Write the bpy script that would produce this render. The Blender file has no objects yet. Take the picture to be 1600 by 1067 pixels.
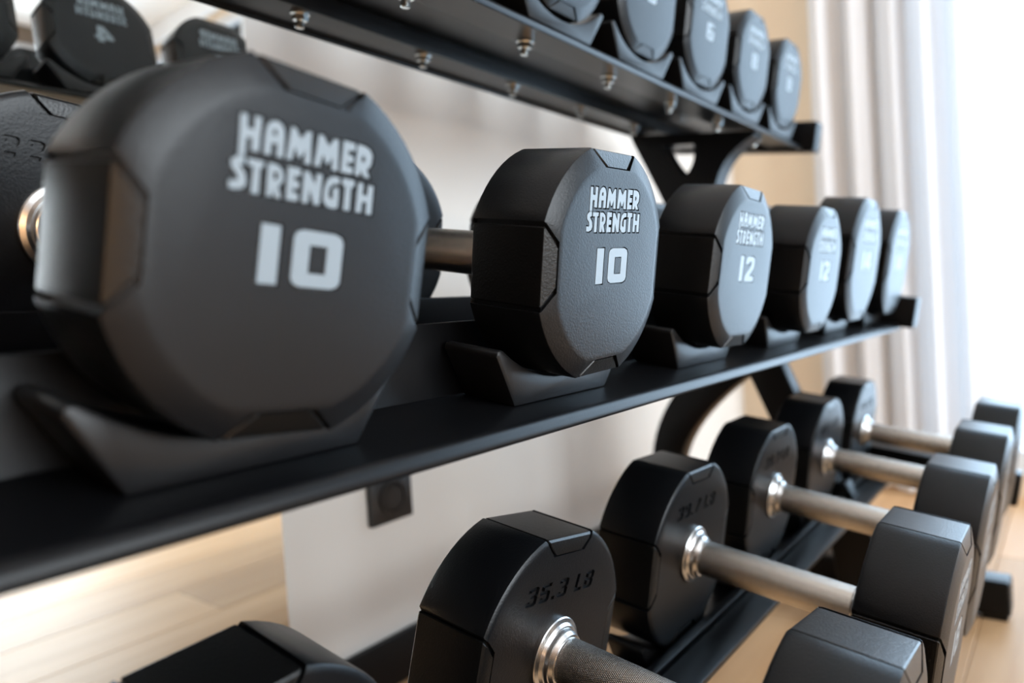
import bpy, bmesh, math, random
from mathutils import Matrix, Vector
from mathutils.geometry import tessellate_polygon

random.seed(7)
scene = bpy.context.scene
COL = scene.collection

# ---------------------------------------------------------------- camera
CAM_Z = 0.605                                   # eye height above the floor
cam_data = bpy.data.cameras.new('camera')
cam_data.sensor_width = 36.0
cam_data.lens = 25.40
cam_data.clip_start = 0.02
cam_data.dof.use_dof = True
cam_data.dof.focus_distance = 0.515
cam_data.dof.aperture_fstop = 3.3
cam_data.dof.aperture_blades = 9
camera = bpy.data.objects.new('camera', cam_data)
COL.objects.link(camera)
_r = Vector((0.61519429, -0.78606713, -0.06028639))
_d = Vector((-0.0709333, 0.02096955, -0.99726062))
_f = Vector((0.78517798, 0.61778535, -0.04285799))
camera.matrix_world = Matrix(((_r.x, -_d.x, -_f.x, 0.0),
                              (_r.y, -_d.y, -_f.y, 0.0),
                              (_r.z, -_d.z, -_f.z, CAM_Z),
                              (0, 0, 0, 1)))
scene.camera = camera

# ---------------------------------------------------------------- room measures
WALL_Y = 0.91          # wall behind the rack
END_X = 2.42           # end wall with the curtained window
OPP_Y = -3.3           # wall across the aisle
BACK_X = -2.6
CEIL_Z = 2.55
WIN_Y0, WIN_Y1 = -3.20, 0.40
WIN_Z0, WIN_Z1 = 0.06, 2.47

# ---------------------------------------------------------------- light
world = bpy.data.worlds.new('world')
scene.world = world
world.use_nodes = True
bg = world.node_tree.nodes['Background']
bg.inputs['Color'].default_value = (0.78, 0.88, 1.0, 1)
bg.inputs['Strength'].default_value = 1.6


def area_light(name, loc, rot, sx, sy, power, color):
    l = bpy.data.lights.new(name, 'AREA')
    l.shape = 'RECTANGLE'
    l.size, l.size_y, l.energy, l.color = sx, sy, power, color
    o = bpy.data.objects.new(name, l)
    o.location, o.rotation_euler = loc, rot
    COL.objects.link(o)
    return o


# daylight standing outside the curtained end window, shining in (-X)
area_light('window_daylight', (END_X + 0.30, (WIN_Y0 + WIN_Y1) / 2, (WIN_Z0 + WIN_Z1) / 2),
           (0, math.radians(90), 0), WIN_Z1 - WIN_Z0, WIN_Y1 - WIN_Y0, 116, (0.50, 0.75, 1.0))
# fill light behind an added window across the aisle, to brighten the back wall
area_light('aisle_fill', (0.80, OPP_Y - 0.30, 1.375), (math.radians(90), 0, 0), 2.6, 2.15, 195, (0.88, 0.95, 1.0))
# low warm lamp in the room across the aisle, throws the shadows of the lower tier on the wall
lamp = bpy.data.lights.new('warm_room_lamp', 'POINT')
lamp.energy, lamp.color, lamp.shadow_soft_size = 36, (1.0, 0.62, 0.32), 0.06
lamp_o = bpy.data.objects.new('warm_room_lamp', lamp)
lamp_o.location = (-1.48, -2.4, 0.53)
COL.objects.link(lamp_o)

scene.view_settings.view_transform = 'Standard'
scene.view_settings.look = 'None'
scene.view_settings.exposure = 0.32
scene.view_settings.gamma = 1.0
scene.view_settings.use_curve_mapping = False
scene.cycles.use_denoising = True
scene.cycles.max_bounces = 10
scene.cycles.transparent_max_bounces = 12
scene.cycles.sample_clamp_indirect = 6.0

# ---------------------------------------------------------------- materials


def new_mat(name):
    m = bpy.data.materials.new(name)
    m.use_nodes = True
    nt = m.node_tree
    return m, nt, nt.nodes['Principled BSDF']


def plain(name, color, rough=0.5, metal=0.0, spec=0.5, grain=None, mottling=None, grain_dist=0.0004):
    """principled surface with optional fine relief and slight colour mottling"""
    m, nt, b = new_mat(name)
    b.inputs['Base Color'].default_value = (*color, 1)
    b.inputs['Roughness'].default_value = rough
    b.inputs['Metallic'].default_value = metal
    b.inputs['Specular IOR Level'].default_value = spec
    tc = nt.nodes.new('ShaderNodeTexCoord')
    if grain:
        n = nt.nodes.new('ShaderNodeTexNoise')
        n.inputs['Scale'].default_value = grain[0]
        n.inputs['Detail'].default_value = 2.0
        bump = nt.nodes.new('ShaderNodeBump')
        bump.inputs['Strength'].default_value = grain[1]
        bump.inputs['Distance'].default_value = grain_dist
        nt.links.new(tc.outputs['Object'], n.inputs['Vector'])
        nt.links.new(n.outputs['Fac'], bump.inputs['Height'])
        nt.links.new(bump.outputs['Normal'], b.inputs['Normal'])
    if mottling:
        n2 = nt.nodes.new('ShaderNodeTexNoise')
        n2.inputs['Scale'].default_value = mottling[0]
        n2.inputs['Detail'].default_value = 4.0
        mx = nt.nodes.new('ShaderNodeMix')
        mx.data_type = 'RGBA'
        mx.inputs['A'].default_value = (*color, 1)
        mx.inputs['B'].default_value = (*mottling[1], 1)
        nt.links.new(tc.outputs['Object'], n2.inputs['Vector'])
        nt.links.new(n2.outputs['Fac'], mx.inputs['Factor'])
        nt.links.new(mx.outputs['Result'], b.inputs['Base Color'])
    return m


M_URETHANE = plain('black urethane', (0.0030, 0.0036, 0.0046), 0.35, 0, 0.265, (760, 0.55), grain_dist=0.0003)
M_PANEL = plain('black urethane panel', (0.0030, 0.0030, 0.0030), 0.32, 0, 0.31, (640, 0.75), grain_dist=0.0003)
M_LETTER = plain('grey lettering', (0.20, 0.24, 0.27), 0.36, 0, 0.42)
M_RACK = plain('black powder coat', (0.0028, 0.0029, 0.0034), 0.34, 0, 0.19, (900, 0.2), grain_dist=0.0003)
M_RUBBER = plain('black saddle polymer', (0.0055, 0.0055, 0.006), 0.38, 0, 0.26, (900, 0.15), grain_dist=0.0003)
M_STEEL = plain('brushed steel', (0.70, 0.70, 0.70), 0.27, 1.0)
M_ZINC = plain('zinc plated steel', (0.72, 0.78, 0.80), 0.22, 1.0)
M_WALL = plain('off white wall paint', (0.81, 0.785, 0.75), 0.75, 0, 0.3, (260, 0.08), (2.0, (0.795, 0.77, 0.735)))
M_END = plain('sand wall paint', (0.80, 0.655, 0.49), 0.8, 0, 0.3, (260, 0.08), (2.0, (0.785, 0.64, 0.475)))
M_CEIL = plain('white ceiling paint', (0.88, 0.88, 0.87), 0.85, 0, 0.3, (200, 0.05))
M_BROWN = plain('brown wall panelling', (0.20, 0.150, 0.11), 0.6, 0, 0.3, (120, 0.1), (6.0, (0.16, 0.115, 0.08)))
M_FRAME = plain('white window frame', (0.75, 0.76, 0.77), 0.4)
M_SOCKET = plain('black socket plastic', (0.012, 0.012, 0.013), 0.35)
M_FLOORBASE = plain('floor screed', (0.10, 0.07, 0.05), 0.8)


def knurl_material():
    m, nt, b = new_mat('knurled steel')
    b.inputs['Base Color'].default_value = (0.74, 0.69, 0.63, 1)
    b.inputs['Metallic'].default_value = 1.0
    b.inputs['Roughness'].default_value = 0.26
    tc = nt.nodes.new('ShaderNodeTexCoord')
    sep = nt.nodes.new('ShaderNodeSeparateXYZ')
    nt.links.new(tc.outputs['Object'], sep.inputs[0])
    ang = nt.nodes.new('ShaderNodeMath'); ang.operation = 'ARCTAN2'
    nt.links.new(sep.outputs['X'], ang.inputs[0]); nt.links.new(sep.outputs['Z'], ang.inputs[1])
    def mul(src, k):
        n = nt.nodes.new('ShaderNodeMath'); n.operation = 'MULTIPLY'
        nt.links.new(src, n.inputs[0]); n.inputs[1].default_value = k
        return n.outputs[0]
    def op(kind, s0, s1=None):
        n = nt.nodes.new('ShaderNodeMath'); n.operation = kind
        nt.links.new(s0, n.inputs[0])
        if s1 is not None:
            nt.links.new(s1, n.inputs[1])
        return n.outputs[0]
    u = mul(ang.outputs[0], 40.0)              # 80 crossings round the bar
    v = mul(sep.outputs['Y'], 2 * math.pi / 0.0026 * 0.5 * 2 * 0.5)
    h1 = op('ABSOLUTE', op('SINE', op('ADD', u, v)))
    h2 = op('ABSOLUTE', op('SINE', op('SUBTRACT', u, v)))
    h = op('MULTIPLY', h1, h2)
    bump = nt.nodes.new('ShaderNodeBump')
    bump.inputs['Strength'].default_value = 0.45
    bump.inputs['Distance'].default_value = 0.0004
    nt.links.new(h, bump.inputs['Height'])
    nt.links.new(bump.outputs['Normal'], b.inputs['Normal'])
    return m


M_KNURL = knurl_material()


def mirror_material():
    m, nt, b = new_mat('silvered mirror')
    b.inputs['Base Color'].default_value = (0.90, 0.93, 0.92, 1)
    b.inputs['Metallic'].default_value = 1.0
    b.inputs['Roughness'].default_value = 0.0
    return m


M_MIRROR = mirror_material()


def sheer_material():
    m, nt, b = new_mat('sheer white voile')
    out = nt.nodes['Material Output']
    nt.nodes.remove(b)
    tr = nt.nodes.new('ShaderNodeBsdfTransparent')
    tl = nt.nodes.new('ShaderNodeBsdfTranslucent')
    df = nt.nodes.new('ShaderNodeBsdfDiffuse')
    tl.inputs['Color'].default_value = (0.93, 0.94, 0.96, 1)
    df.inputs['Color'].default_value = (0.77, 0.77, 0.79, 1)
    m1 = nt.nodes.new('ShaderNodeMixShader'); m1.inputs[0].default_value = 0.82
    m2 = nt.nodes.new('ShaderNodeMixShader'); m2.inputs[0].default_value = 0.965
    nt.links.new(tl.outputs[0], m1.inputs[1]); nt.links.new(df.outputs[0], m1.inputs[2])
    nt.links.new(tr.outputs[0], m2.inputs[1]); nt.links.new(m1.outputs[0], m2.inputs[2])
    nt.links.new(m2.outputs[0], out.inputs['Surface'])
    return m


M_SHEER = sheer_material()


def pane_material():
    m, nt, b = new_mat('window glass')
    out = nt.nodes['Material Output']
    nt.nodes.remove(b)
    tr = nt.nodes.new('ShaderNodeBsdfTransparent')
    gl = nt.nodes.new('ShaderNodeBsdfGlossy'); gl.inputs['Roughness'].default_value = 0.02
    fr = nt.nodes.new('ShaderNodeFresnel'); fr.inputs['IOR'].default_value = 1.45
    mx = nt.nodes.new('ShaderNodeMixShader')
    nt.links.new(fr.outputs[0], mx.inputs[0])
    nt.links.new(tr.outputs[0], mx.inputs[1]); nt.links.new(gl.outputs[0], mx.inputs[2])
    nt.links.new(mx.outputs[0], out.inputs['Surface'])
    return m


M_PANE = pane_material()


def oak_material():
    m, nt, b = new_mat('light oiled oak')
    b.inputs['Roughness'].default_value = 0.48
    b.inputs['Specular IOR Level'].default_value = 0.35
    tc = nt.nodes.new('ShaderNodeTexCoord')
    info = nt.nodes.new('ShaderNodeObjectInfo')
    mp = nt.nodes.new('ShaderNodeMapping')
    mp.inputs['Scale'].default_value = (1.6, 22.0, 4.0)
    add = nt.nodes.new('ShaderNodeVectorMath'); add.operation = 'ADD'
    nt.links.new(tc.outputs['Object'], add.inputs[0])
    sc = nt.nodes.new('ShaderNodeVectorMath'); sc.operation = 'SCALE'
    cmb = nt.nodes.new('ShaderNodeCombineXYZ')
    nt.links.new(info.outputs['Random'], cmb.inputs[0]); nt.links.new(info.outputs['Random'], cmb.inputs[1])
    nt.links.new(cmb.outputs[0], sc.inputs[0]); sc.inputs['Scale'].default_value = 37.0
    nt.links.new(sc.outputs[0], add.inputs[1])
    nt.links.new(add.outputs[0], mp.inputs['Vector'])
    n = nt.nodes.new('ShaderNodeTexNoise'); n.inputs['Scale'].default_value = 1.0; n.inputs['Detail'].default_value = 6
    nt.links.new(mp.outputs[0], n.inputs['Vector'])
    cr = nt.nodes.new('ShaderNodeValToRGB')
    cr.color_ramp.elements[0].position = 0.25; cr.color_ramp.elements[0].color = (0.58, 0.33, 0.16, 1)
    cr.color_ramp.elements[1].position = 0.8; cr.color_ramp.elements[1].color = (0.76, 0.49, 0.27, 1)
    nt.links.new(n.outputs['Fac'], cr.inputs[0])
    mx = nt.nodes.new('ShaderNodeMix'); mx.data_type = 'RGBA'; mx.blend_type = 'MULTIPLY'
    mr = nt.nodes.new('ShaderNodeMapRange')
    mr.inputs['To Min'].default_value = 0.80; mr.inputs['To Max'].default_value = 1.08
    nt.links.new(info.outputs['Random'], mr.inputs['Value'])
    mx.inputs['Factor'].default_value = 1.0
    nt.links.new(cr.outputs[0], mx.inputs['A']); nt.links.new(mr.outputs[0], mx.inputs['B'])
    nt.links.new(mx.outputs['Result'], b.inputs['Base Color'])
    return m


M_OAK = oak_material()

# ---------------------------------------------------------------- helpers


def link(name, mesh, mat=None, parent=None, loc=(0, 0, 0)):
    o = bpy.data.objects.new(name, mesh)
    COL.objects.link(o)
    o.location = loc
    if mat is not None and not mesh.materials:
        mesh.materials.append(mat)
    if parent is not None:
        o.parent = parent
    return o


def tag(o, label, cat, group=None):
    o['label'] = label
    o['category'] = cat
    if group:
        o['group'] = group
    return o


def thing(name, label, cat, loc=(0, 0, 0), group=None):
    o = bpy.data.objects.new(name, None)
    COL.objects.link(o)
    o.location = loc
    o.empty_display_size = 0.05
    return tag(o, label, cat, group)


def struct(name, mesh, mat, parent=None):
    o = link(name, mesh, mat, parent)
    o['kind'] = 'structure'
    return o


def finish(bm, name, sharp=35.0):
    """recalc normals, smooth shading with sharp edges above an angle"""
    bmesh.ops.recalc_face_normals(bm, faces=bm.faces)
    lim = math.radians(sharp)
    for f in bm.faces:
        f.smooth = True
    for e in bm.edges:
        if len(e.link_faces) == 2:
            if e.calc_face_angle(0) > lim:
                e.smooth = False
        else:
            e.smooth = False
    me = bpy.data.meshes.new(name)
    bm.to_mesh(me)
    bm.free()
    return me


def add_box(bm, x0, x1, y0, y1, z0, z1):
    vs = [bm.verts.new(p) for p in ((x0, y0, z0), (x1, y0, z0), (x1, y1, z0), (x0, y1, z0),
                                    (x0, y0, z1), (x1, y0, z1), (x1, y1, z1), (x0, y1, z1))]
    for q in ((0, 3, 2, 1), (4, 5, 6, 7), (0, 1, 5, 4), (1, 2, 6, 5), (2, 3, 7, 6), (3, 0, 4, 7)):
        bm.faces.new([vs[i] for i in q])
    return vs


def box_mesh(name, x0, x1, y0, y1, z0, z1, bevel=0.0, seg=2):
    bm = bmesh.new()
    add_box(bm, x0, x1, y0, y1, z0, z1)
    if bevel:
        bmesh.ops.bevel(bm, geom=list(bm.edges), offset=bevel, segments=seg, affect='EDGES', profile=0.5)
    return finish(bm, name)


def extrude_x(name, poly, x0, x1, bevel=0.0, seg=2, holes=()):
    """closed (y, z) polygon extruded along X"""
    bm = bmesh.new()
    loops = [poly] + list(holes)
    tris = tessellate_polygon([[Vector((p[0], p[1], 0)) for p in l] for l in loops]) if holes else None
    flat, all_a, all_b = [p for l in loops for p in l], [], []
    all_a = [bm.verts.new((x0, p[0], p[1])) for p in flat]
    all_b = [bm.verts.new((x1, p[0], p[1])) for p in flat]
    if holes:
        for t in tris:
            bm.faces.new([all_a[i] for i in t]); bm.faces.new([all_b[i] for i in reversed(t)])
    else:
        bm.faces.new(list(reversed(all_a))); bm.faces.new(all_b)
    k = 0
    for l in loops:
        n = len(l)
        for i in range(n):
            j = (i + 1) % n
            bm.faces.new((all_a[k + i], all_a[k + j], all_b[k + j], all_b[k + i]))
        k += n
    bmesh.ops.recalc_face_normals(bm, faces=bm.faces)
    if bevel:
        es = [e for e in bm.edges if len(e.link_faces) == 2 and e.calc_face_angle(0) > math.radians(30)]
        bmesh.ops.bevel(bm, geom=es, offset=bevel, segments=seg, affect='EDGES', profile=0.5, clamp_overlap=True)
    return finish(bm, name)


def extrude_y(name, poly, y0, y1, bevel=0.0, seg=2):
    """closed (x, z) polygon extruded along Y"""
    bm = bmesh.new()
    a = [bm.verts.new((p[0], y0, p[1])) for p in poly]
    b = [bm.verts.new((p[0], y1, p[1])) for p in poly]
    bm.faces.new(a); bm.faces.new(list(reversed(b)))
    n = len(poly)
    for i in range(n):
        j = (i + 1) % n
        bm.faces.new((a[j], a[i], b[i], b[j]))
    bmesh.ops.recalc_face_normals(bm, faces=bm.faces)
    if bevel:
        es = [e for e in bm.edges if len(e.link_faces) == 2 and e.calc_face_angle(0) > math.radians(30)]
        bmesh.ops.bevel(bm, geom=es, offset=bevel, segments=seg, affect='EDGES', profile=0.5, clamp_overlap=True)
    return finish(bm, name)


def lathe_y(name, prof, n=48, sharp=30):
    """(y, r) profile turned round the Y axis; open ends are capped"""
    bm = bmesh.new()
    rings = []
    for y, r in prof:
        rings.append([bm.verts.new((r * math.cos(2 * math.pi * i / n), y, r * math.sin(2 * math.pi * i / n))) for i in range(n)])
    for a, b in zip(rings, rings[1:]):
        for i in range(n):
            j = (i + 1) % n
            bm.faces.new((a[i], a[j], b[j], b[i]))
    bm.faces.new(rings[0]); bm.faces.new(list(reversed(rings[-1])))
    return finish(bm, name, sharp)


def sheet(path, t):
    """closed outline of a folded sheet with thickness t along an open (y, z) path"""
    left, right = [], []
    n = len(path)
    for i, p in enumerate(path):
        p = Vector(p)
        d0 = (p - Vector(path[i - 1])).normalized() if i else None
        d1 = (Vector(path[i + 1]) - p).normalized() if i < n - 1 else None
        if d0 is None: d0 = d1
        if d1 is None: d1 = d0
        n0, n1 = Vector((-d0.y, d0.x)), Vector((-d1.y, d1.x))
        m = (n0 + n1).normalized()
        k = t / 2 / max(0.3, m.dot(n0))
        left.append(tuple(p + m * k)); right.append(tuple(p - m * k))
    return left + right[::-1]


def offset_loop(loop, d):
    """push a closed polygon outwards (d > 0) with limited mitres; the winding gives the side"""
    area = sum(loop[i - 1][0] * loop[i][1] - loop[i][0] * loop[i - 1][1] for i in range(len(loop)))
    s = 1 if area > 0 else -1
    out = []
    n = len(loop)
    for i in range(n):
        p0, p, p1 = Vector(loop[i - 1]), Vector(loop[i]), Vector(loop[(i + 1) % n])
        a, b = (p - p0).normalized(), (p1 - p).normalized()
        na, nb = Vector((a.y, -a.x)) * s, Vector((b.y, -b.x)) * s
        m = na + nb
        m = m.normalized() if m.length > 1e-6 else na
        out.append(tuple(p + m * (d / max(0.55, m.dot(na)))))
    return out


def add_prism(bm, loops, y0, y1, flip=False):
    """polygon with holes given in (u, v) as a closed prism between two y planes"""
    sx = -1 if flip else 1
    flat = [p for l in loops for p in l]
    a = [bm.verts.new((sx * p[0], y0, p[1])) for p in flat]
    b = [bm.verts.new((sx * p[0], y1, p[1])) for p in flat]
    for t in tessellate_polygon([[Vector((p[0], p[1], 0)) for p in l] for l in loops]):
        try:
            bm.faces.new([a[i] for i in t]); bm.faces.new([b[i] for i in reversed(t)])
        except ValueError:
            pass
    k = 0
    for l in loops:
        n = len(l)
        for i in range(n):
            j = (i + 1) % n
            bm.faces.new((a[k + i], a[k + j], b[k + j], b[k + i]))
        k += n


# ---------------------------------------------------------------- lettering outlines
# the two-line maker's mark, in thousandths of the head's half width, as it stands on the face
LOGO = [
    [[(-612, 671), (-574, 673), (-570, 609), (-532, 609), (-534, 676), (-495, 675), (-496, 504), (-540, 505), (-540, 564), (-571, 564), (-570, 472), (-607, 470), (-609, 541)]],
    [[(-469, 504), (-469, 600), (-462, 645), (-442, 671), (-411, 682), (-384, 676), (-364, 655), (-355, 624), (-353, 505), (-395, 505), (-393, 568), (-428, 568), (-428, 505)], [(-427, 608), (-426, 631), (-414, 639), (-402, 631), (-402, 608)]],
    [[(-335, 507), (-320, 675), (-294, 675), (-255, 625), (-219, 675), (-192, 676), (-181, 505), (-220, 505), (-222, 579), (-248, 528), (-261, 528), (-290, 577), (-300, 507)]],
    [[(-158, 508), (-144, 677), (-116, 678), (-72, 628), (-38, 677), (-10, 677), (3, 507), (-38, 508), (-42, 580), (-66, 531), (-79, 531), (-108, 578), (-121, 508)]],
    [[(23, 509), (24, 683), (109, 684), (109, 640), (64, 639), (64, 613), (104, 613), (104, 572), (63, 571), (62, 549), (106, 549), (106, 511)]],
    [[(123, 512), (124, 684), (176, 685), (219, 672), (241, 642), (237, 589), (207, 554), (236, 513), (192, 512), (164, 547), (161, 513)], [(164, 591), (164, 630), (180, 629), (191, 613), (183, 594)]],
    [[(-570, 468), (-607, 466), (-641, 440), (-639, 405), (-604, 376), (-599, 349), (-608, 340), (-645, 342), (-643, 300), (-603, 299), (-563, 313), (-548, 342), (-560, 385), (-593, 417), (-590, 425), (-567, 429)]],
    [[(-552, 463), (-459, 464), (-460, 432), (-480, 431), (-476, 296), (-520, 295), (-518, 428), (-551, 429)]],
    [[(-431, 297), (-436, 464), (-386, 465), (-350, 445), (-336, 409), (-344, 377), (-367, 358), (-341, 298), (-379, 297), (-397, 342), (-397, 297)], [(-397, 385), (-399, 430), (-376, 426), (-368, 408), (-376, 388)]],
    [[(-313, 298), (-317, 471), (-236, 471), (-236, 431), (-274, 430), (-274, 405), (-240, 404), (-240, 365), (-279, 363), (-279, 342), (-241, 341), (-240, 299)]],
    [[(-214, 299), (-216, 467), (-182, 467), (-135, 405), (-134, 468), (-95, 468), (-98, 301), (-135, 300), (-172, 379), (-174, 300)]],
    [[(25, 473), (-21, 475), (-60, 449), (-77, 392), (-75, 330), (-46, 302), (-6, 298), (28, 307), (24, 416), (-15, 413), (-13, 351), (-22, 346), (-42, 360), (-44, 393), (-29, 422), (-7, 436), (24, 438)]],
    [[(44, 478), (129, 479), (130, 441), (108, 438), (112, 303), (68, 303), (67, 437), (44, 438)]],
    [[(157, 306), (157, 474), (196, 473), (196, 410), (231, 410), (233, 472), (272, 472), (276, 306), (233, 305), (230, 371), (198, 371), (198, 306)]],
]
LOGO = [[[(x + 172, y) for x, y in l] for l in letter] for letter in LOGO]

GLYPH = {   # bold squared digits on a 6 x 10 grid
    '0': (6, [[(1.1, 0), (4.9, 0), (5.7, 0.5), (6, 1.4), (6, 8.6), (5.7, 9.5), (4.9, 10), (1.1, 10), (0.3, 9.5), (0, 8.6), (0, 1.4), (0.3, 0.5)], [(1.95, 2.5), (1.95, 7.5), (4.05, 7.5), (4.05, 2.5)]]),
    '1': (2.1, [[(0, 0), (2.1, 0), (2.1, 10), (0, 10)]]),
    '2': (5.4, [[(0, 0), (5.4, 0), (5.4, 2.1), (2.7, 2.1), (5.0, 5.0), (5.4, 6.2), (5.4, 8.5), (5.0, 9.5), (4.2, 10), (1.2, 10), (0.4, 9.5), (0, 8.5), (0, 6.9), (2, 6.9), (2, 8), (3.4, 8), (3.4, 6.4), (0.4, 2.8), (0, 1.8)]]),
    '3': (6, [[(1, 0), (5, 0), (6, 1), (6, 4.4), (5.4, 5.1), (6, 5.8), (6, 9), (5, 10), (1, 10), (0, 9), (0, 7.4), (2, 7.4), (2, 8), (4, 8), (4, 6), (2, 6), (2, 4.2), (4, 4.2), (4, 2), (2, 2), (2, 2.8), (0, 2.8), (0, 1)]]),
    '4': (6.2, [[(3.2, 0), (5.2, 0), (5.2, 2), (6.2, 2), (6.2, 4), (5.2, 4), (5.2, 10), (3, 10), (0, 4), (0, 2), (3.2, 2)], [(2.0, 4), (3.2, 4), (3.2, 6.6)]]),
    '5': (6, [[(1, 0), (5, 0), (6, 1), (6, 5.2), (5, 6.2), (2, 6.2), (2, 8), (6, 8), (6, 10), (0, 10), (0, 4.4), (4, 4.4), (4, 2), (2, 2), (2, 2.8), (0, 2.8), (0, 1)]]),
    '6': (6, [[(1, 0), (5, 0), (6, 1), (6, 5.2), (5, 6.2), (2, 6.2), (2, 8), (5.6, 8), (5.6, 10), (1, 10), (0, 9), (0, 1)], [(2, 2), (2, 4.3), (4, 4.3), (4, 2)]]),
    '7': (6, [[(1, 0), (3.2, 0), (6, 8), (6, 10), (0, 10), (0, 8), (3.8, 8)]]),
    '8': (6, [[(1, 0), (5, 0), (6, 1), (6, 4.4), (5.4, 5.1), (6, 5.8), (6, 9), (5, 10), (1, 10), (0, 9), (0, 5.8), (0.6, 5.1), (0, 4.4), (0, 1)], [(2, 2), (2, 4.2), (4, 4.2), (4, 2)], [(2, 6), (2, 8), (4, 8), (4, 6)]]),
    '9': (6, [[(5, 10), (1, 10), (0, 9), (0, 4.8), (1, 3.8), (4, 3.8), (4, 2), (0.4, 2), (0.4, 0), (5, 0), (6, 1), (6, 9)], [(4, 8), (4, 5.7), (2, 5.7), (2, 8)]]),
    'L': (4.8, [[(0, 0), (4.8, 0), (4.8, 2), (2, 2), (2, 10), (0, 10)]]),
    'B': (6, [[(0, 0), (5, 0), (6, 1), (6, 4.4), (5.4, 5.1), (6, 5.8), (6, 9), (5, 10), (0, 10)], [(2, 2), (2, 4.2), (4, 4.2), (4, 2)], [(2, 6), (2, 8), (4, 8), (4, 6)]]),
    '.': (2, [[(0, 0), (2, 0), (2, 2), (0, 2)]]),
    ' ': (2.2, []),
}


def layout(text, height, cx, cy, width=None, shear=0.0, gap=1.55):
    """outline loops of a line of glyphs centred on (cx, cy)"""
    x, glyphs = 0.0, []
    for ch in text:
        w, loops = GLYPH[ch]
        glyphs.append((x, loops)); x += w + gap
    total = x - gap
    sy = height / 10
    sx = 1.78 * sy if width == 'wide' else ((width / total) if width else sy)
    res = []
    for gx, loops in glyphs:
        if loops:
            res.append([[((px + gx - total / 2) * sx + shear * (py - 5) * sy + cx, (py - 5) * sy + cy) for px, py in l] for l in loops])
    return res


# ---------------------------------------------------------------- dumbbell heads
FLAT = 0.371          # half width of a flat over the half width of the head
FACE = 0.005          # how far the end face stands proud of the barrel edge
SLOT = 0.0030         # depth of the panel recess
GAP = 0.0031


def ring_points(A, s, y, hw, depth, inward):
    """one cross section of a head: four flats with panel recesses, round in between"""
    h, Ap = FLAT * A * s, A * s
    hw = min(hw, h - 0.0004)
    rad = math.hypot(h, Ap)
    a0 = math.atan2(h, Ap)
    pts = []
    for k in range(4):
        ang = math.pi / 2 * k
        d = Vector((math.cos(ang), math.sin(ang)))
        e = Vector((-d.y, d.x))
        ir, iy = inward
        sf = lambda t: (d * Ap + e * t)
        dp = lambda t: (d * (Ap + ir * depth) + e * t)
        for t, deep in ((-h, 0), (-hw, 0), (-hw, 1), (hw, 1), (hw, 0), (h, 0)):
            v = dp(t) if deep else sf(t)
            pts.append((v.x, y + (iy * depth if deep else 0), v.y))
        N = 9
        for i in range(1, N):
            t = ang + a0 + (math.pi / 2 - 2 * a0) * i / N
            pts.append((rad * math.cos(t), y, rad * math.sin(t)))
    return pts


def head_rings(A, T):
    h = FLAT * A
    n1, n0 = (-0.42, 0.9), (-1, 0)
    return [
        (0.800, -FACE, 0.56 * h, 0, n1),
        (0.835, -FACE + 0.0002, 0.56 * h, 0, n1),
        (0.848, -FACE + 0.0004, 0.56 * h, 0, n1),
        (0.848, -FACE + 0.0004, 0.56 * h, SLOT, n1),
        (0.978, -0.0009, 0.955 * h, SLOT, (-0.6, 0.8)),
        (0.994, -0.0002, h, SLOT, (-0.9, 0.4)),
        (1.000, 0.0010, h, SLOT, n0),
        (1.000, T - 0.0045, h, SLOT, n0),
        (0.993, T - 0.0018, h, SLOT, (-0.9, -0.4)),
        (0.975, T - 0.0005, 0.93 * h, SLOT, (-0.5, -0.85)),
        (0.945, T, 0.88 * h, SLOT, (0, -1)),
        (0.850, T, 0.62 * h, SLOT, (0, -1)),
        (0.850, T, 0.62 * h, 0, (0, -1)),
        (0.820, T, 0.62 * h, 0, (0, -1)),
    ]


def head_body(A, T, kg, lb, carve=True):
    bm = bmesh.new()
    rings = []
    for s, y, hw, depth, inw in head_rings(A, T):
        rings.append([bm.verts.new(p) for p in ring_points(A, s, y, hw, depth, inw)])
    n = len(rings[0])
    for r0, r1 in zip(rings, rings[1:]):
        for i in range(n):
            j = (i + 1) % n
            bm.faces.new((r0[i], r0[j], r1[j], r1[i]))
    bm.faces.new(rings[0]); bm.faces.new(list(reversed(rings[-1])))
    bmesh.ops.remove_doubles(bm, verts=bm.verts, dist=2e-6)
    bmesh.ops.dissolve_degenerate(bm, edges=bm.edges, dist=2e-6)
    me = finish(bm, 'head', 30)
    if not carve:
        return me
    # grooves round the raised letters and the sunk pound marking, cut out of the faces
    cut = bmesh.new()
    for loops in face_marks(A, kg):
        grown = [offset_loop(loops[0], 0.0009)] + [offset_loop(l, -0.0007) for l in loops[1:]]
        add_prism(cut, grown, -FACE - 0.002, -FACE + 0.0012)
    for loops in layout(lb, 0.15 * A, -0.03 * A, 0.567 * A, 1.0 * A, 0.22):
        add_prism(cut, loops, T - 0.0022, T + 0.002, flip=True)
    bmesh.ops.recalc_face_normals(cut, faces=cut.faces)
    cme = bpy.data.meshes.new('cut')
    cut.to_mesh(cme); cut.free()
    ob = bpy.data.objects.new('head_tmp', me); co = bpy.data.objects.new('cut_tmp', cme)
    COL.objects.link(ob); COL.objects.link(co)
    mod = ob.modifiers.new('carve', 'BOOLEAN')
    mod.operation, mod.object, mod.solver, mod.use_self = 'DIFFERENCE', co, 'EXACT', True
    dg = bpy.context.evaluated_depsgraph_get()
    res = bpy.data.meshes.new_from_object(ob.evaluated_get(dg))
    bpy.data.objects.remove(ob); bpy.data.objects.remove(co)
    if len(res.polygons) < 500:
        return me
    bm = bmesh.new(); bm.from_mesh(res)
    out = finish(bm, 'head', 30)
    out.materials.clear()
    return out


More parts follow.
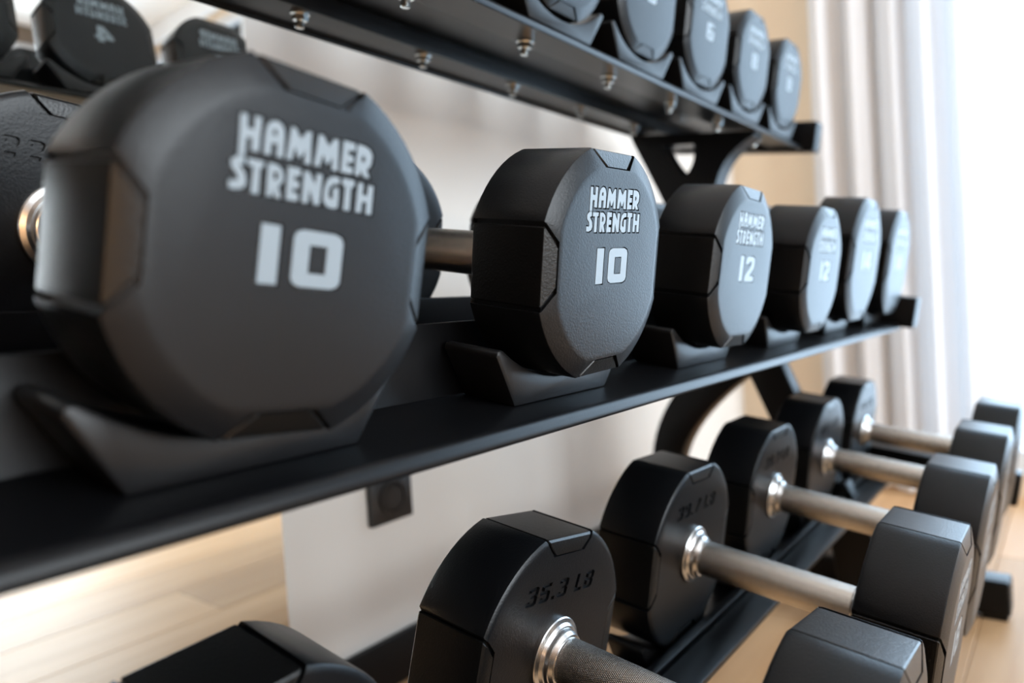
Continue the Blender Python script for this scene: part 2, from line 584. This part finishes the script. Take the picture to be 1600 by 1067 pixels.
def face_marks(A, kg):
    k = A / 1000
    marks = [[[(x * k, y * k) for x, y in l] for l in letter] for letter in LOGO]
    return marks + layout(str(kg), 0.312 * A, 0.0, 0.0, 'wide', 0.0, 1.55)


def mark_mesh(A, groups, name):
    bm = bmesh.new()
    for loops in groups:
        add_prism(bm, loops, -FACE + 0.00005, -FACE + 0.0015)
    return finish(bm, name, 20)


def panel_mesh(A, T):
    """insert lying in the recess of the +Z flat, wrapped over both edges of the barrel"""
    bm = bmesh.new()
    rows = []
    src = [r for r in head_rings(A, T) if r[3] > 0]
    for k, (s, y, hw, depth, inw) in enumerate(src):
        h = FLAT * A * s
        w = min(hw, h - 0.0004) - GAP
        Ap = A * s
        if k == 0:                         # keep the groove round the tab ends open too
            Ap += 0.0010; y += 0.0005
        if k == len(src) - 1:
            Ap += 0.0010
        ir, iy = inw
        row = []
        for t, dd in ((-w, 0.95), (-w, 0.30), (-w + 0.0007, 0.05), (w - 0.0007, 0.05), (w, 0.30), (w, 0.95)):
            row.append(bm.verts.new((t, y + iy * SLOT * dd, Ap + ir * SLOT * dd)))
        rows.append(row)
    for a, b in zip(rows, rows[1:]):
        for i in range(5):
            bm.faces.new((a[i], a[i + 1], b[i + 1], b[i]))
        bm.faces.new((a[5], a[0], b[0], b[5]))
    bm.faces.new(rows[0]); bm.faces.new(list(reversed(rows[-1])))
    return finish(bm, 'side_panel', 25)


HANDLE = 0.172
R_H = 0.0178


def handle_mesh():
    return lathe_y('handle', [(0.0135, R_H - 0.0006), (0.0145, R_H), (HANDLE - 0.0145, R_H), (HANDLE - 0.0135, R_H - 0.0006)], 64)


def collar_mesh():
    """stepped steel collar, flange against the head at y = 0, pointing along +Y"""
    return lathe_y('collar', [(-0.001, 0.0295), (0.0022, 0.0295), (0.0030, 0.0288), (0.0042, 0.0258), (0.0062, 0.0240),
                              (0.0064, 0.0228), (0.0092, 0.0222), (0.0096, 0.0214), (0.0125, 0.0196), (0.0128, 0.0178), (0.0165, 0.0172), (0.0168, 0.0150)], 56, 22)


ME_HANDLE, ME_COLLAR = handle_mesh(), collar_mesh()
HEAD_CACHE = {}


def head_meshes(A, T, kg, lb):
    key = (round(A, 4), round(T, 4), kg)
    if key not in HEAD_CACHE:
        marks = face_marks(A, kg)
        HEAD_CACHE[key] = (head_body(A, T, kg, lb), panel_mesh(A, T),
                           mark_mesh(A, marks[:len(LOGO)], 'maker_lettering'), mark_mesh(A, marks[len(LOGO):], 'weight_number'))
    return HEAD_CACHE[key]


def make_dumbbell(P, tau, x, A, T, kg, lb, label, group, roll=0.0, push=0.0, lift=0.0):
    """P: centre of the outer barrel edge on the tier (camera-relative), axis rising by tau towards the wall"""
    root = thing('dumbbell', label, 'dumbbell', group=group)
    frame = Matrix.Rotation(tau, 4, 'X')
    loc = Vector((x, P[1], P[2] + CAM_Z)) + frame.to_3x3() @ Vector((0, push, lift))
    root.matrix_world = Matrix.Translation(loc) @ frame @ Matrix.Rotation(-roll, 4, 'Y')
    body, panel, logo, number = head_meshes(A, T, kg, lb)
    L = 2 * T + HANDLE
    for far in (0, 1):
        hd = link('head', body, M_URETHANE, root)
        if far:
            hd.matrix_basis = Matrix.Translation((0, L, 0)) @ Matrix.Rotation(math.pi, 4, 'Z')
        for k in range(4):
            p = link('side_panel', panel, M_PANEL, hd)
            p.matrix_basis = Matrix.Rotation(math.pi / 2 * k, 4, 'Y')
        link('maker_lettering', logo, M_LETTER, hd)
        link('weight_number', number, M_LETTER, hd)
        c = link('collar', ME_COLLAR, M_STEEL, root)
        c.matrix_basis = (Matrix.Translation((0, L - T, 0)) @ Matrix.Rotation(math.pi, 4, 'Z')) if far else Matrix.Translation((0, T, 0))
    link('handle', ME_HANDLE, M_KNURL, root, (0, T, 0))
    return root


# ---------------------------------------------------------------- the room
W = 0.12
# floor with separate oak boards
floor = struct('floor', box_mesh('floor', BACK_X - W, END_X + W, OPP_Y - W, WALL_Y + W, -0.14, -0.012), M_FLOORBASE)
BW, BL = 0.19, 1.7
board = box_mesh('floor_board', -BL / 2 + 0.0006, BL / 2 - 0.0006, -BW / 2 + 0.0006, BW / 2 - 0.0006, -0.012, 0.0, 0.0012, 1)
row, y = 0, WALL_Y - BW / 2
while y > OPP_Y - BW:
    x = BACK_X + (0.0 if row % 3 == 0 else (-0.62 if row % 3 == 1 else -1.15)) + BL / 2
    while x - BL / 2 < END_X:
        x0, x1 = max(x - BL / 2, BACK_X), min(x + BL / 2, END_X)
        y0 = max(y - BW / 2, OPP_Y)
        if x1 - x0 > 0.02 and y + BW / 2 - y0 > 0.02:
            full = (x1 - x0 > BL - 0.001) and (y - BW / 2 >= OPP_Y)
            if full:
                link('floor_board', board, M_OAK, floor, (x, y, 0))
            else:
                cx, cy = (x0 + x1) / 2, (y0 + y + BW / 2) / 2
                hx, hy = (x1 - x0) / 2 - 0.0006, (y + BW / 2 - y0) / 2 - 0.0006
                link('floor_board', box_mesh('floor_board', -hx, hx, -hy, hy, -0.012, 0.0, 0.0012, 1), M_OAK, floor, (cx, cy, 0))
        x += BL
    y -= BW
    row += 1

struct('ceiling', box_mesh('ceiling', BACK_X - W, END_X + W, OPP_Y - W, WALL_Y + W, CEIL_Z, CEIL_Z + 0.1), M_CEIL)
struct('wall_back', box_mesh('wall_back', BACK_X, END_X, WALL_Y, WALL_Y + W, -0.012, CEIL_Z), M_WALL)
W2X0, W2X1, W2Z0, W2Z1 = -0.5, 2.1, 0.3, 2.45
bm = bmesh.new()
add_box(bm, BACK_X, W2X0, OPP_Y - W, OPP_Y, -0.012, CEIL_Z)
add_box(bm, W2X1, END_X, OPP_Y - W, OPP_Y, -0.012, CEIL_Z)
add_box(bm, W2X0, W2X1, OPP_Y - W, OPP_Y, -0.012, W2Z0)
add_box(bm, W2X0, W2X1, OPP_Y - W, OPP_Y, W2Z1, CEIL_Z)
struct('wall_opposite', finish(bm, 'wall_opposite'), M_BROWN)
bm = bmesh.new()
for bx in ((W2X0, W2X1, W2Z0, W2Z0 + 0.06), (W2X0, W2X1, W2Z1 - 0.06, W2Z1), (W2X0, W2X0 + 0.06, W2Z0 + 0.06, W2Z1 - 0.06), (W2X1 - 0.06, W2X1, W2Z0 + 0.06, W2Z1 - 0.06)):
    add_box(bm, bx[0], bx[1], OPP_Y - 0.10, OPP_Y - 0.04, bx[2], bx[3])
win2 = struct('added_window', finish(bm, 'added_window'), M_FRAME)  # added window, there only to let the aisle fill light in
link('pane', box_mesh('pane', W2X0 + 0.06, W2X1 - 0.06, OPP_Y - 0.075, OPP_Y - 0.069, W2Z0 + 0.06, W2Z1 - 0.06), M_PANE, win2)
struct('wall_left', box_mesh('wall_left', BACK_X - W, BACK_X, OPP_Y, WALL_Y, -0.012, CEIL_Z), M_BROWN)
bm = bmesh.new()
add_box(bm, END_X, END_X + W, WIN_Y1, WALL_Y + W, -0.012, CEIL_Z)
add_box(bm, END_X, END_X + W, OPP_Y - W, WIN_Y0, -0.012, CEIL_Z)
add_box(bm, END_X, END_X + W, WIN_Y0, WIN_Y1, -0.012, WIN_Z0)
add_box(bm, END_X, END_X + W, WIN_Y0, WIN_Y1, WIN_Z1, CEIL_Z)
struct('wall_end', finish(bm, 'wall_end'), M_END)

# window in the end wall: frame, two mullions, three panes
bm = bmesh.new()
FX0, FX1, FB = END_X + 0.05, END_X + 0.11, 0.06
add_box(bm, FX0, FX1, WIN_Y0, WIN_Y1, WIN_Z0, WIN_Z0 + FB)
add_box(bm, FX0, FX1, WIN_Y0, WIN_Y1, WIN_Z1 - FB, WIN_Z1)
add_box(bm, FX0, FX1, WIN_Y0, WIN_Y0 + FB, WIN_Z0 + FB, WIN_Z1 - FB)
add_box(bm, FX0, FX1, WIN_Y1 - FB, WIN_Y1, WIN_Z0 + FB, WIN_Z1 - FB)
win = struct('window_1', finish(bm, 'window_1'), M_FRAME)
span = (WIN_Y1 - WIN_Y0 - 2 * FB) / 3
for k in range(3):
    ya = WIN_Y0 + FB + k * span
    if k:
        link('mullion', box_mesh('mullion', FX0, FX1, ya - 0.025, ya + 0.025, WIN_Z0 + FB, WIN_Z1 - FB, 0.003, 1), M_FRAME, win)
    link('pane', box_mesh('pane', FX0 + 0.026, FX0 + 0.032, ya + (0.025 if k else 0), ya + span - (0.025 if k < 2 else 0), WIN_Z0 + FB, WIN_Z1 - FB), M_PANE, win)

trim = struct('baseboard_back', box_mesh('baseboard_back', BACK_X, END_X, WALL_Y - 0.014, WALL_Y, 0.0, 0.080, 0.003, 2), M_RACK)
# mirror fixed to the wall behind the rack
MIR_X = 0.592
tag(link('wall_mirror', box_mesh('wall_mirror', BACK_X + 0.05, MIR_X, WALL_Y - 0.006, WALL_Y - 0.0002, 0.084, 2.3, 0.0008, 1), M_MIRROR),
    'frameless wall mirror behind the left half of the dumbbell rack', 'mirror')

# black power socket under the middle shelf
sx0, sx1, sz1 = 0.752, 0.842, CAM_Z - 0.254
sock = thing('power_socket', 'square black power socket on the pale wall below the middle shelf', 'socket', ((sx0 + sx1) / 2, WALL_Y, sz1 - 0.041))
HW_ = (sx1 - sx0) / 2
link('cover_frame', box_mesh('cover_frame', -HW_, HW_, -0.012, 0, -0.041, 0.041, 0.002, 2), M_SOCKET, sock)
link('socket_well', lathe_y('socket_well', [(-0.0165, 0.0215), (-0.0165, 0.0195), (-0.0122, 0.0185)], 32), M_SOCKET, sock)
bm = bmesh.new()
n = 32
ri = [[bm.verts.new((r * math.cos(2 * math.pi * i / n), yy, r * math.sin(2 * math.pi * i / n))) for i in range(n)]
      for yy, r in ((-0.0121, 0.029), (-0.0168, 0.0285), (-0.0172, 0.0225), (-0.0121, 0.0205))]
for a_, b_ in zip(ri, ri[1:]):
    for i in range(n):
        bm.faces.new((a_[i], a_[(i + 1) % n], b_[(i + 1) % n], b_[i]))
link('socket_ring', finish(bm, 'socket_ring'), M_SOCKET, sock)

# ---------------------------------------------------------------- curtains


def curtain(label, y0, y1, x, amp, pitch, seed, z0=0.015, z1=2.42):
    rnd = random.Random(seed)
    bm = bmesh.new()
    nY, nZ = int(abs(y1 - y0) / 0.008), 24
    ph = [rnd.uniform(0, 6.28) for _ in range(4)]
    grid = []
    for i in range(nY + 1):
        t = y0 + (y1 - y0) * i / nY
        col = []
        for j in range(nZ + 1):
            z = z0 + (z1 - z0) * j / nZ
            w = t + 0.006 * math.sin(z * 2.1 + ph[0]) + 0.02 * math.sin(t * 7 + ph[3])
            dx = amp * (math.sin(2 * math.pi * w / pitch + ph[1]) + 0.35 * math.sin(2 * math.pi * w / pitch * 2.3 + ph[2] + 0.3 * z))
            col.append(bm.verts.new((x + dx, t, z)))
        grid.append(col)
    for i in range(nY):
        for j in range(nZ):
            bm.faces.new((grid[i][j], grid[i + 1][j], grid[i + 1][j + 1], grid[i][j + 1]))
    for f in bm.faces:
        f.smooth = True
    me = bpy.data.meshes.new('sheer_curtain')
    bm.to_mesh(me); bm.free()
    return tag(link('sheer_curtain', me, M_SHEER), label, 'curtain')


curtain('sheer white floor-length curtain hanging in folds at the edge of the bright window', 0.63, 0.19, END_X - 0.085, 0.026, 0.098, 3)
rod = thing('curtain_rail', 'white ceiling curtain rail above the window', 'rail', (END_X - 0.075, 0, 2.43))
link('track', box_mesh('track', -0.012, 0.012, -3.2, 0.68, 0, 0.12, 0.002, 1), M_FRAME, rod)

# ---------------------------------------------------------------- the rack
RX0, RX1 = -1.15, 1.560
TIERS = {   # P: outer barrel edge centre at the front, camera-relative; ws: shelf surface below the axis
    'top': dict(P=(0, 0.4263, 0.3958), tau=0.1647, A=0.0768, T=0.046, ws=0.0945, front=-0.002, sad=0.000, hat=True),
    'mid': dict(P=(0, 0.2628, 0.0280), tau=0.1658, A=0.0780, T=0.060, ws=0.1000, front=-0.006, sad=0.026, hat=True),
    'low': dict(P=(0, 0.0929, -0.3019), tau=0.1504, A=0.0929, T=0.0625, ws=0.1170, front=0.010, sad=0.013, hat=False),
}
rack = thing('dumbbell_rack', 'black steel three-tier rack with tilted shelves carrying all the dumbbells', 'rack', (0, 0, 0))


def saddle_profile(A, ws):
    """cradle in (x, z) about the dumbbell axis, standing on the shelf surface"""
    zb = -ws
    base, tip, tz = 0.060, 0.084, -ws + 0.041
    zc = -A * 1.066 - 0.0004
    # circle through (0, zc) and (tip-0.008, tz)
    xi = tip - 0.007
    r = (xi * xi + (tz - zc) ** 2) / (2 * (tz - zc))
    pts = [(-base, zb), (base, zb), (tip, tz - 0.004), (tip - 0.002, tz)]
    am = math.asin(min(1, xi / r))
    for i in range(13):
        t = am - 2 * am * i / 12
        pts.append((r * math.sin(t), zc + r - r * math.cos(t)))
    pts += [(-tip + 0.002, tz), (-tip, tz - 0.004)]
    return pts


def bolt_mesh():
    bm = bmesh.new()
    def ringz(r, z, n, ph=0.0):
        return [bm.verts.new((r * math.cos(2 * math.pi * i / n + ph), r * math.sin(2 * math.pi * i / n + ph), z)) for i in range(n)]
    def loft(rs):
        for a, b in zip(rs, rs[1:]):
            m = len(a)
            for i in range(m):
                bm.faces.new((a[i], a[(i + 1) % m], b[(i + 1) % m], b[i]))
        bm.faces.new(rs[0]); bm.faces.new(list(reversed(rs[-1])))
    loft([ringz(0.0105, 0.0, 20), ringz(0.0105, -0.0018, 20)])
    loft([ringz(0.0085, -0.0018, 6), ringz(0.0085, -0.0082, 6)])
    loft([ringz(0.0047, -0.0082, 16), ringz(0.0047, -0.0150, 16), ringz(0.0038, -0.0160, 16)])
    return finish(bm, 'bolt', 25)


ME_BOLT = bolt_mesh()
SHEET = 0.004


def rail_pair(key, xs):
    t = TIERS[key]
    P, tau, T, ws, fr, A = t['P'], t['tau'], t['T'], t['ws'], t['front'], t['A']
    L = 2 * T + HANDLE
    z = -ws - SHEET / 2
    web = T + 0.019
    M = Matrix.Translation((0, P[1], P[2] + CAM_Z)) @ Matrix.Rotation(tau, 4, 'X')
    nose = [(fr, z - 0.0085)] + [(fr + 0.006 - 0.006 * math.cos(k * math.pi / 10), z - 0.006 + 0.006 * math.sin(k * math.pi / 10)) for k in range(6)]
    path = nose + [(web, z), (web, z + 0.055)]
    if not t['hat']:      # ledged rail: seat, bead, groove and a flat ledge reaching in front of the heads' inner faces
        path = nose + [(T + 0.004, z), (T + 0.004, z + 0.031), (T + 0.011, z + 0.031), (T + 0.011, z + 0.021),
                (T + 0.018, z + 0.021), (T + 0.018, z + 0.027), (T + 0.048, z + 0.027), (T + 0.048, z + 0.021)]
    sd = t['sad']
    back = [(L - p[0], p[1]) for p in path][::-1]
    depth = min(0.048, T + 0.008) if t['hat'] else 0.042
    sad = extrude_y('saddle', saddle_profile(A, ws), 0, depth, 0.0022, 2)
    for nm, pth in (('front_rail', path), ('rear_rail', back)):
        rail = link(nm, extrude_x(nm, sheet(pth, SHEET), RX0, RX1, 0.0016, 2), M_RACK, rack)
        rail.matrix_basis = M
        front = nm == 'front_rail'
        for x in xs:
            s = link('saddle', sad, M_RUBBER, rail)
            s.location = (x, sd if front else L - sd - depth, 0)
            b = link('bolt', ME_BOLT, M_ZINC, rail)
            b.location = (x, 0.050 if front else L - 0.050, -ws - SHEET)
            b.rotation_euler = (0, 0, (x * 37) % 1.0)
    if t['hat']:
        plate = link('channel_floor', extrude_x('channel_floor', [(web, z + 0.018), (L - web, z + 0.018), (L - web, z + 0.022), (web, z + 0.022)], RX0, RX1, 0.001, 1), M_RACK, rack)
        plate.matrix_basis = M
    # side arms closing the ends of the shelf
    for x0 in (RX1, RX0 - 0.045):
        arm = link('end_arm', extrude_x('end_arm', [(fr - 0.024, -0.106), (L + 0.030, -0.106), (L + 0.030, -0.046), (fr - 0.024, -0.046)], x0, x0 + 0.045, 0.004, 2), M_RACK, rack)
        arm.matrix_basis = M


MID_S, TOP_S = 0.2573, 0.18696
TOP_X = [1.4311 - TOP_S * k for k in range(8)]
MID_X = [0.4466 + MID_S * (i - 2) for i in range(0, 7)]
LOW_X = [0.4409 + MID_S * (i - 1) for i in range(-1, 6)]
rail_pair('top', TOP_X)
rail_pair('mid', MID_X)
rail_pair('low', LOW_X)


def curve_pts(p0, p1, p2, n=12):
    return [((1 - t) ** 2 * p0[0] + 2 * t * (1 - t) * p1[0] + t * t * p2[0],
             (1 - t) ** 2 * p0[1] + 2 * t * (1 - t) * p1[1] + t * t * p2[1]) for t in [i / n for i in range(n + 1)]]


def upright(x0):
    """leaning post with a holed bracket under the top tier, curved brace, curved rear leg and foot; (y, z) camera-relative"""
    x1 = x0 + 0.045
    Z = CAM_Z
    def part(nm, poly, holes=(), bevel=0.003, xa=x0, xb=x1):
        sh = lambda l: [(p[0], p[1] + Z) for p in l]
        o = link(nm, extrude_x(nm, sh(poly), xa, xb, 0 if holes else bevel, 2, [sh(h) for h in holes]), M_RACK, rack)
        return o
    # bracket
    poly = [(0.455, 0.298), (0.705, 0.337)] + curve_pts((0.700, 0.322), (0.675, 0.27), (0.603, 0.115), 8) + [(0.530, 0.125)] + curve_pts((0.535, 0.140), (0.55, 0.255), (0.457, 0.290), 10)
    hole = curve_pts((0.572, 0.296), (0.566, 0.262), (0.592, 0.238), 6) + curve_pts((0.594, 0.238), (0.620, 0.262), (0.636, 0.304), 6)
    part('bracket', poly, [hole[::-1]])
    # post
    part('post', [(0.603, 0.125), (0.530, 0.125), (0.335, -0.345), (0.400, -0.345)])
    # curved rear leg, from under the middle tier to the floor
    outer = curve_pts((0.500, -0.070), (0.705, -0.190), (0.695, -0.360), 14) + [(0.695, -0.545)]
    inner = [(0.640, -0.545)] + curve_pts((0.640, -0.360), (0.635, -0.240), (0.452, -0.125), 14)
    part('rear_leg', outer + inner)
    # front leg and foot
    part('front_leg', curve_pts((0.400, -0.335), (0.34, -0.44), (0.345, -0.545), 8) + [(0.270, -0.545)] + curve_pts((0.270, -0.50), (0.28, -0.42), (0.325, -0.335), 8))
    return x0


for x0 in (1.322, -0.95):
    upright(x0)
for x0 in (1.505, -1.10):
    foot = link('foot', extrude_x('foot', [(0.105, 0.010), (0.74, 0.010), (0.74, 0.072), (0.105, 0.072)], x0, x0 + 0.06, 0.006, 3), M_RACK, rack)
    for yy in (0.13, 0.70):
        link('foot_pad', box_mesh('foot_pad', x0 + 0.008, x0 + 0.052, yy - 0.02, yy + 0.02, 0.0, 0.0105, 0.001, 1), M_RUBBER, foot)
for x0, x1 in ((1.322, 1.505), (-1.04, -0.95)):
    link('foot_tie', box_mesh('foot_tie', x0, x1, 0.28, 0.34, 0.010, 0.068, 0.004, 2), M_RACK, rack)
    link('foot_tie', box_mesh('foot_tie', x0, x1, 0.636, 0.688, 0.010, 0.068, 0.004, 2), M_RACK, rack)

# ---------------------------------------------------------------- dumbbells on the rack
LBS = {2: '4.4 LB', 4: '8.8 LB', 6: '13.2 LB', 8: '17.6 LB', 10: '22.0 LB', 12: '26.5 LB', 14: '30.9 LB', 16: '35.3 LB', 18: '39.7 LB', 20: '44.1 LB'}
BIG = 0.0929
# middle tier
tm = TIERS['mid']
mid = [
    (0, 8, 0.0, 0.0, 'extra unseen black dumbbell left of the large foreground one, beyond the left picture edge'),  # unseen neighbour, added to shade the left barrel of the nearest head
    (1, 10, -0.0859, 0.0017, 'large blurred black 10 kg dumbbell in the left foreground on the middle shelf'),
    (2, 10, 0.0345, 0.0, 'sharply focused black 10 kg dumbbell second along the middle shelf'),
    (3, 12, -0.0196, -0.0026, 'black 12 kg dumbbell just behind the sharply focused 10 on the middle shelf'),
    (4, 12, 0.0, -0.008, 'black 12 kg dumbbell, fourth along the middle shelf, before the taller last two'),
    (5, 14, 0.0, 0.0, 'black dumbbell with taller head, last but one on the middle shelf'),
    (6, 14, 0.0, 0.0, 'black dumbbell at the far end of the middle shelf before the bright curtain'),
]
for i, kg, roll, push, lab in mid:
    A = BIG if kg >= 14 else tm['A']
    make_dumbbell(tm['P'], tm['tau'], MID_X[i], A, tm['T'], kg, LBS[kg], lab, 'dumbbells on the middle shelf', roll, push, (A - tm['A']) * 1.066 + (0.0005 if A > tm['A'] else 0))
# top tier, lightest to the left
tt = TIERS['top']
top = [
    (0, 8, 'small black dumbbell at the far end of the top shelf'),
    (1, 8, 'small black dumbbell, last but one on the top shelf'),
    (2, 6, 'small black dumbbell, third from the far end of the top shelf'),
    (3, 6, 'small black dumbbell, fourth from the far end of the top shelf'),
    (4, 4, 'black dumbbell fifth from the far end of the top shelf, mostly cropped'),
    (5, 4, 'small black dumbbell numbered 4, seen only in the mirror'),
    (6, 2, 'small black dumbbell seen only as the leftmost reflection in the mirror'),
]
for k, kg, lab in top:
    make_dumbbell(tt['P'], tt['tau'], TOP_X[k], tt['A'], tt['T'], kg, LBS[kg], lab, 'dumbbells on the top shelf')
# bottom tier, heaviest
tl = TIERS['low']
low = [
    (1, 16, 0.05, 'black dumbbell on the bottom shelf, cropped by the lower left picture edge'),
    (2, 16, -0.1643, 'black dumbbell on the bottom shelf with sharp sunk 35.3 LB marking'),
    (3, 18, -0.042, 'black dumbbell on the bottom shelf just behind the 35.3 LB one'),
    (4, 18, -0.0034, 'black dumbbell on the bottom shelf in front of the curved rack leg'),
    (5, 20, 0.03, 'black dumbbell on the bottom shelf, last but one towards the curtain'),
    (6, 20, 0.0, 'black dumbbell at the far end of the bottom shelf nearest the curtain'),
]
for i, kg, roll, lab in low:
    make_dumbbell(tl['P'], tl['tau'], LOW_X[i], tl['A'], tl['T'], kg, LBS[kg], lab, 'dumbbells on the bottom shelf', roll)
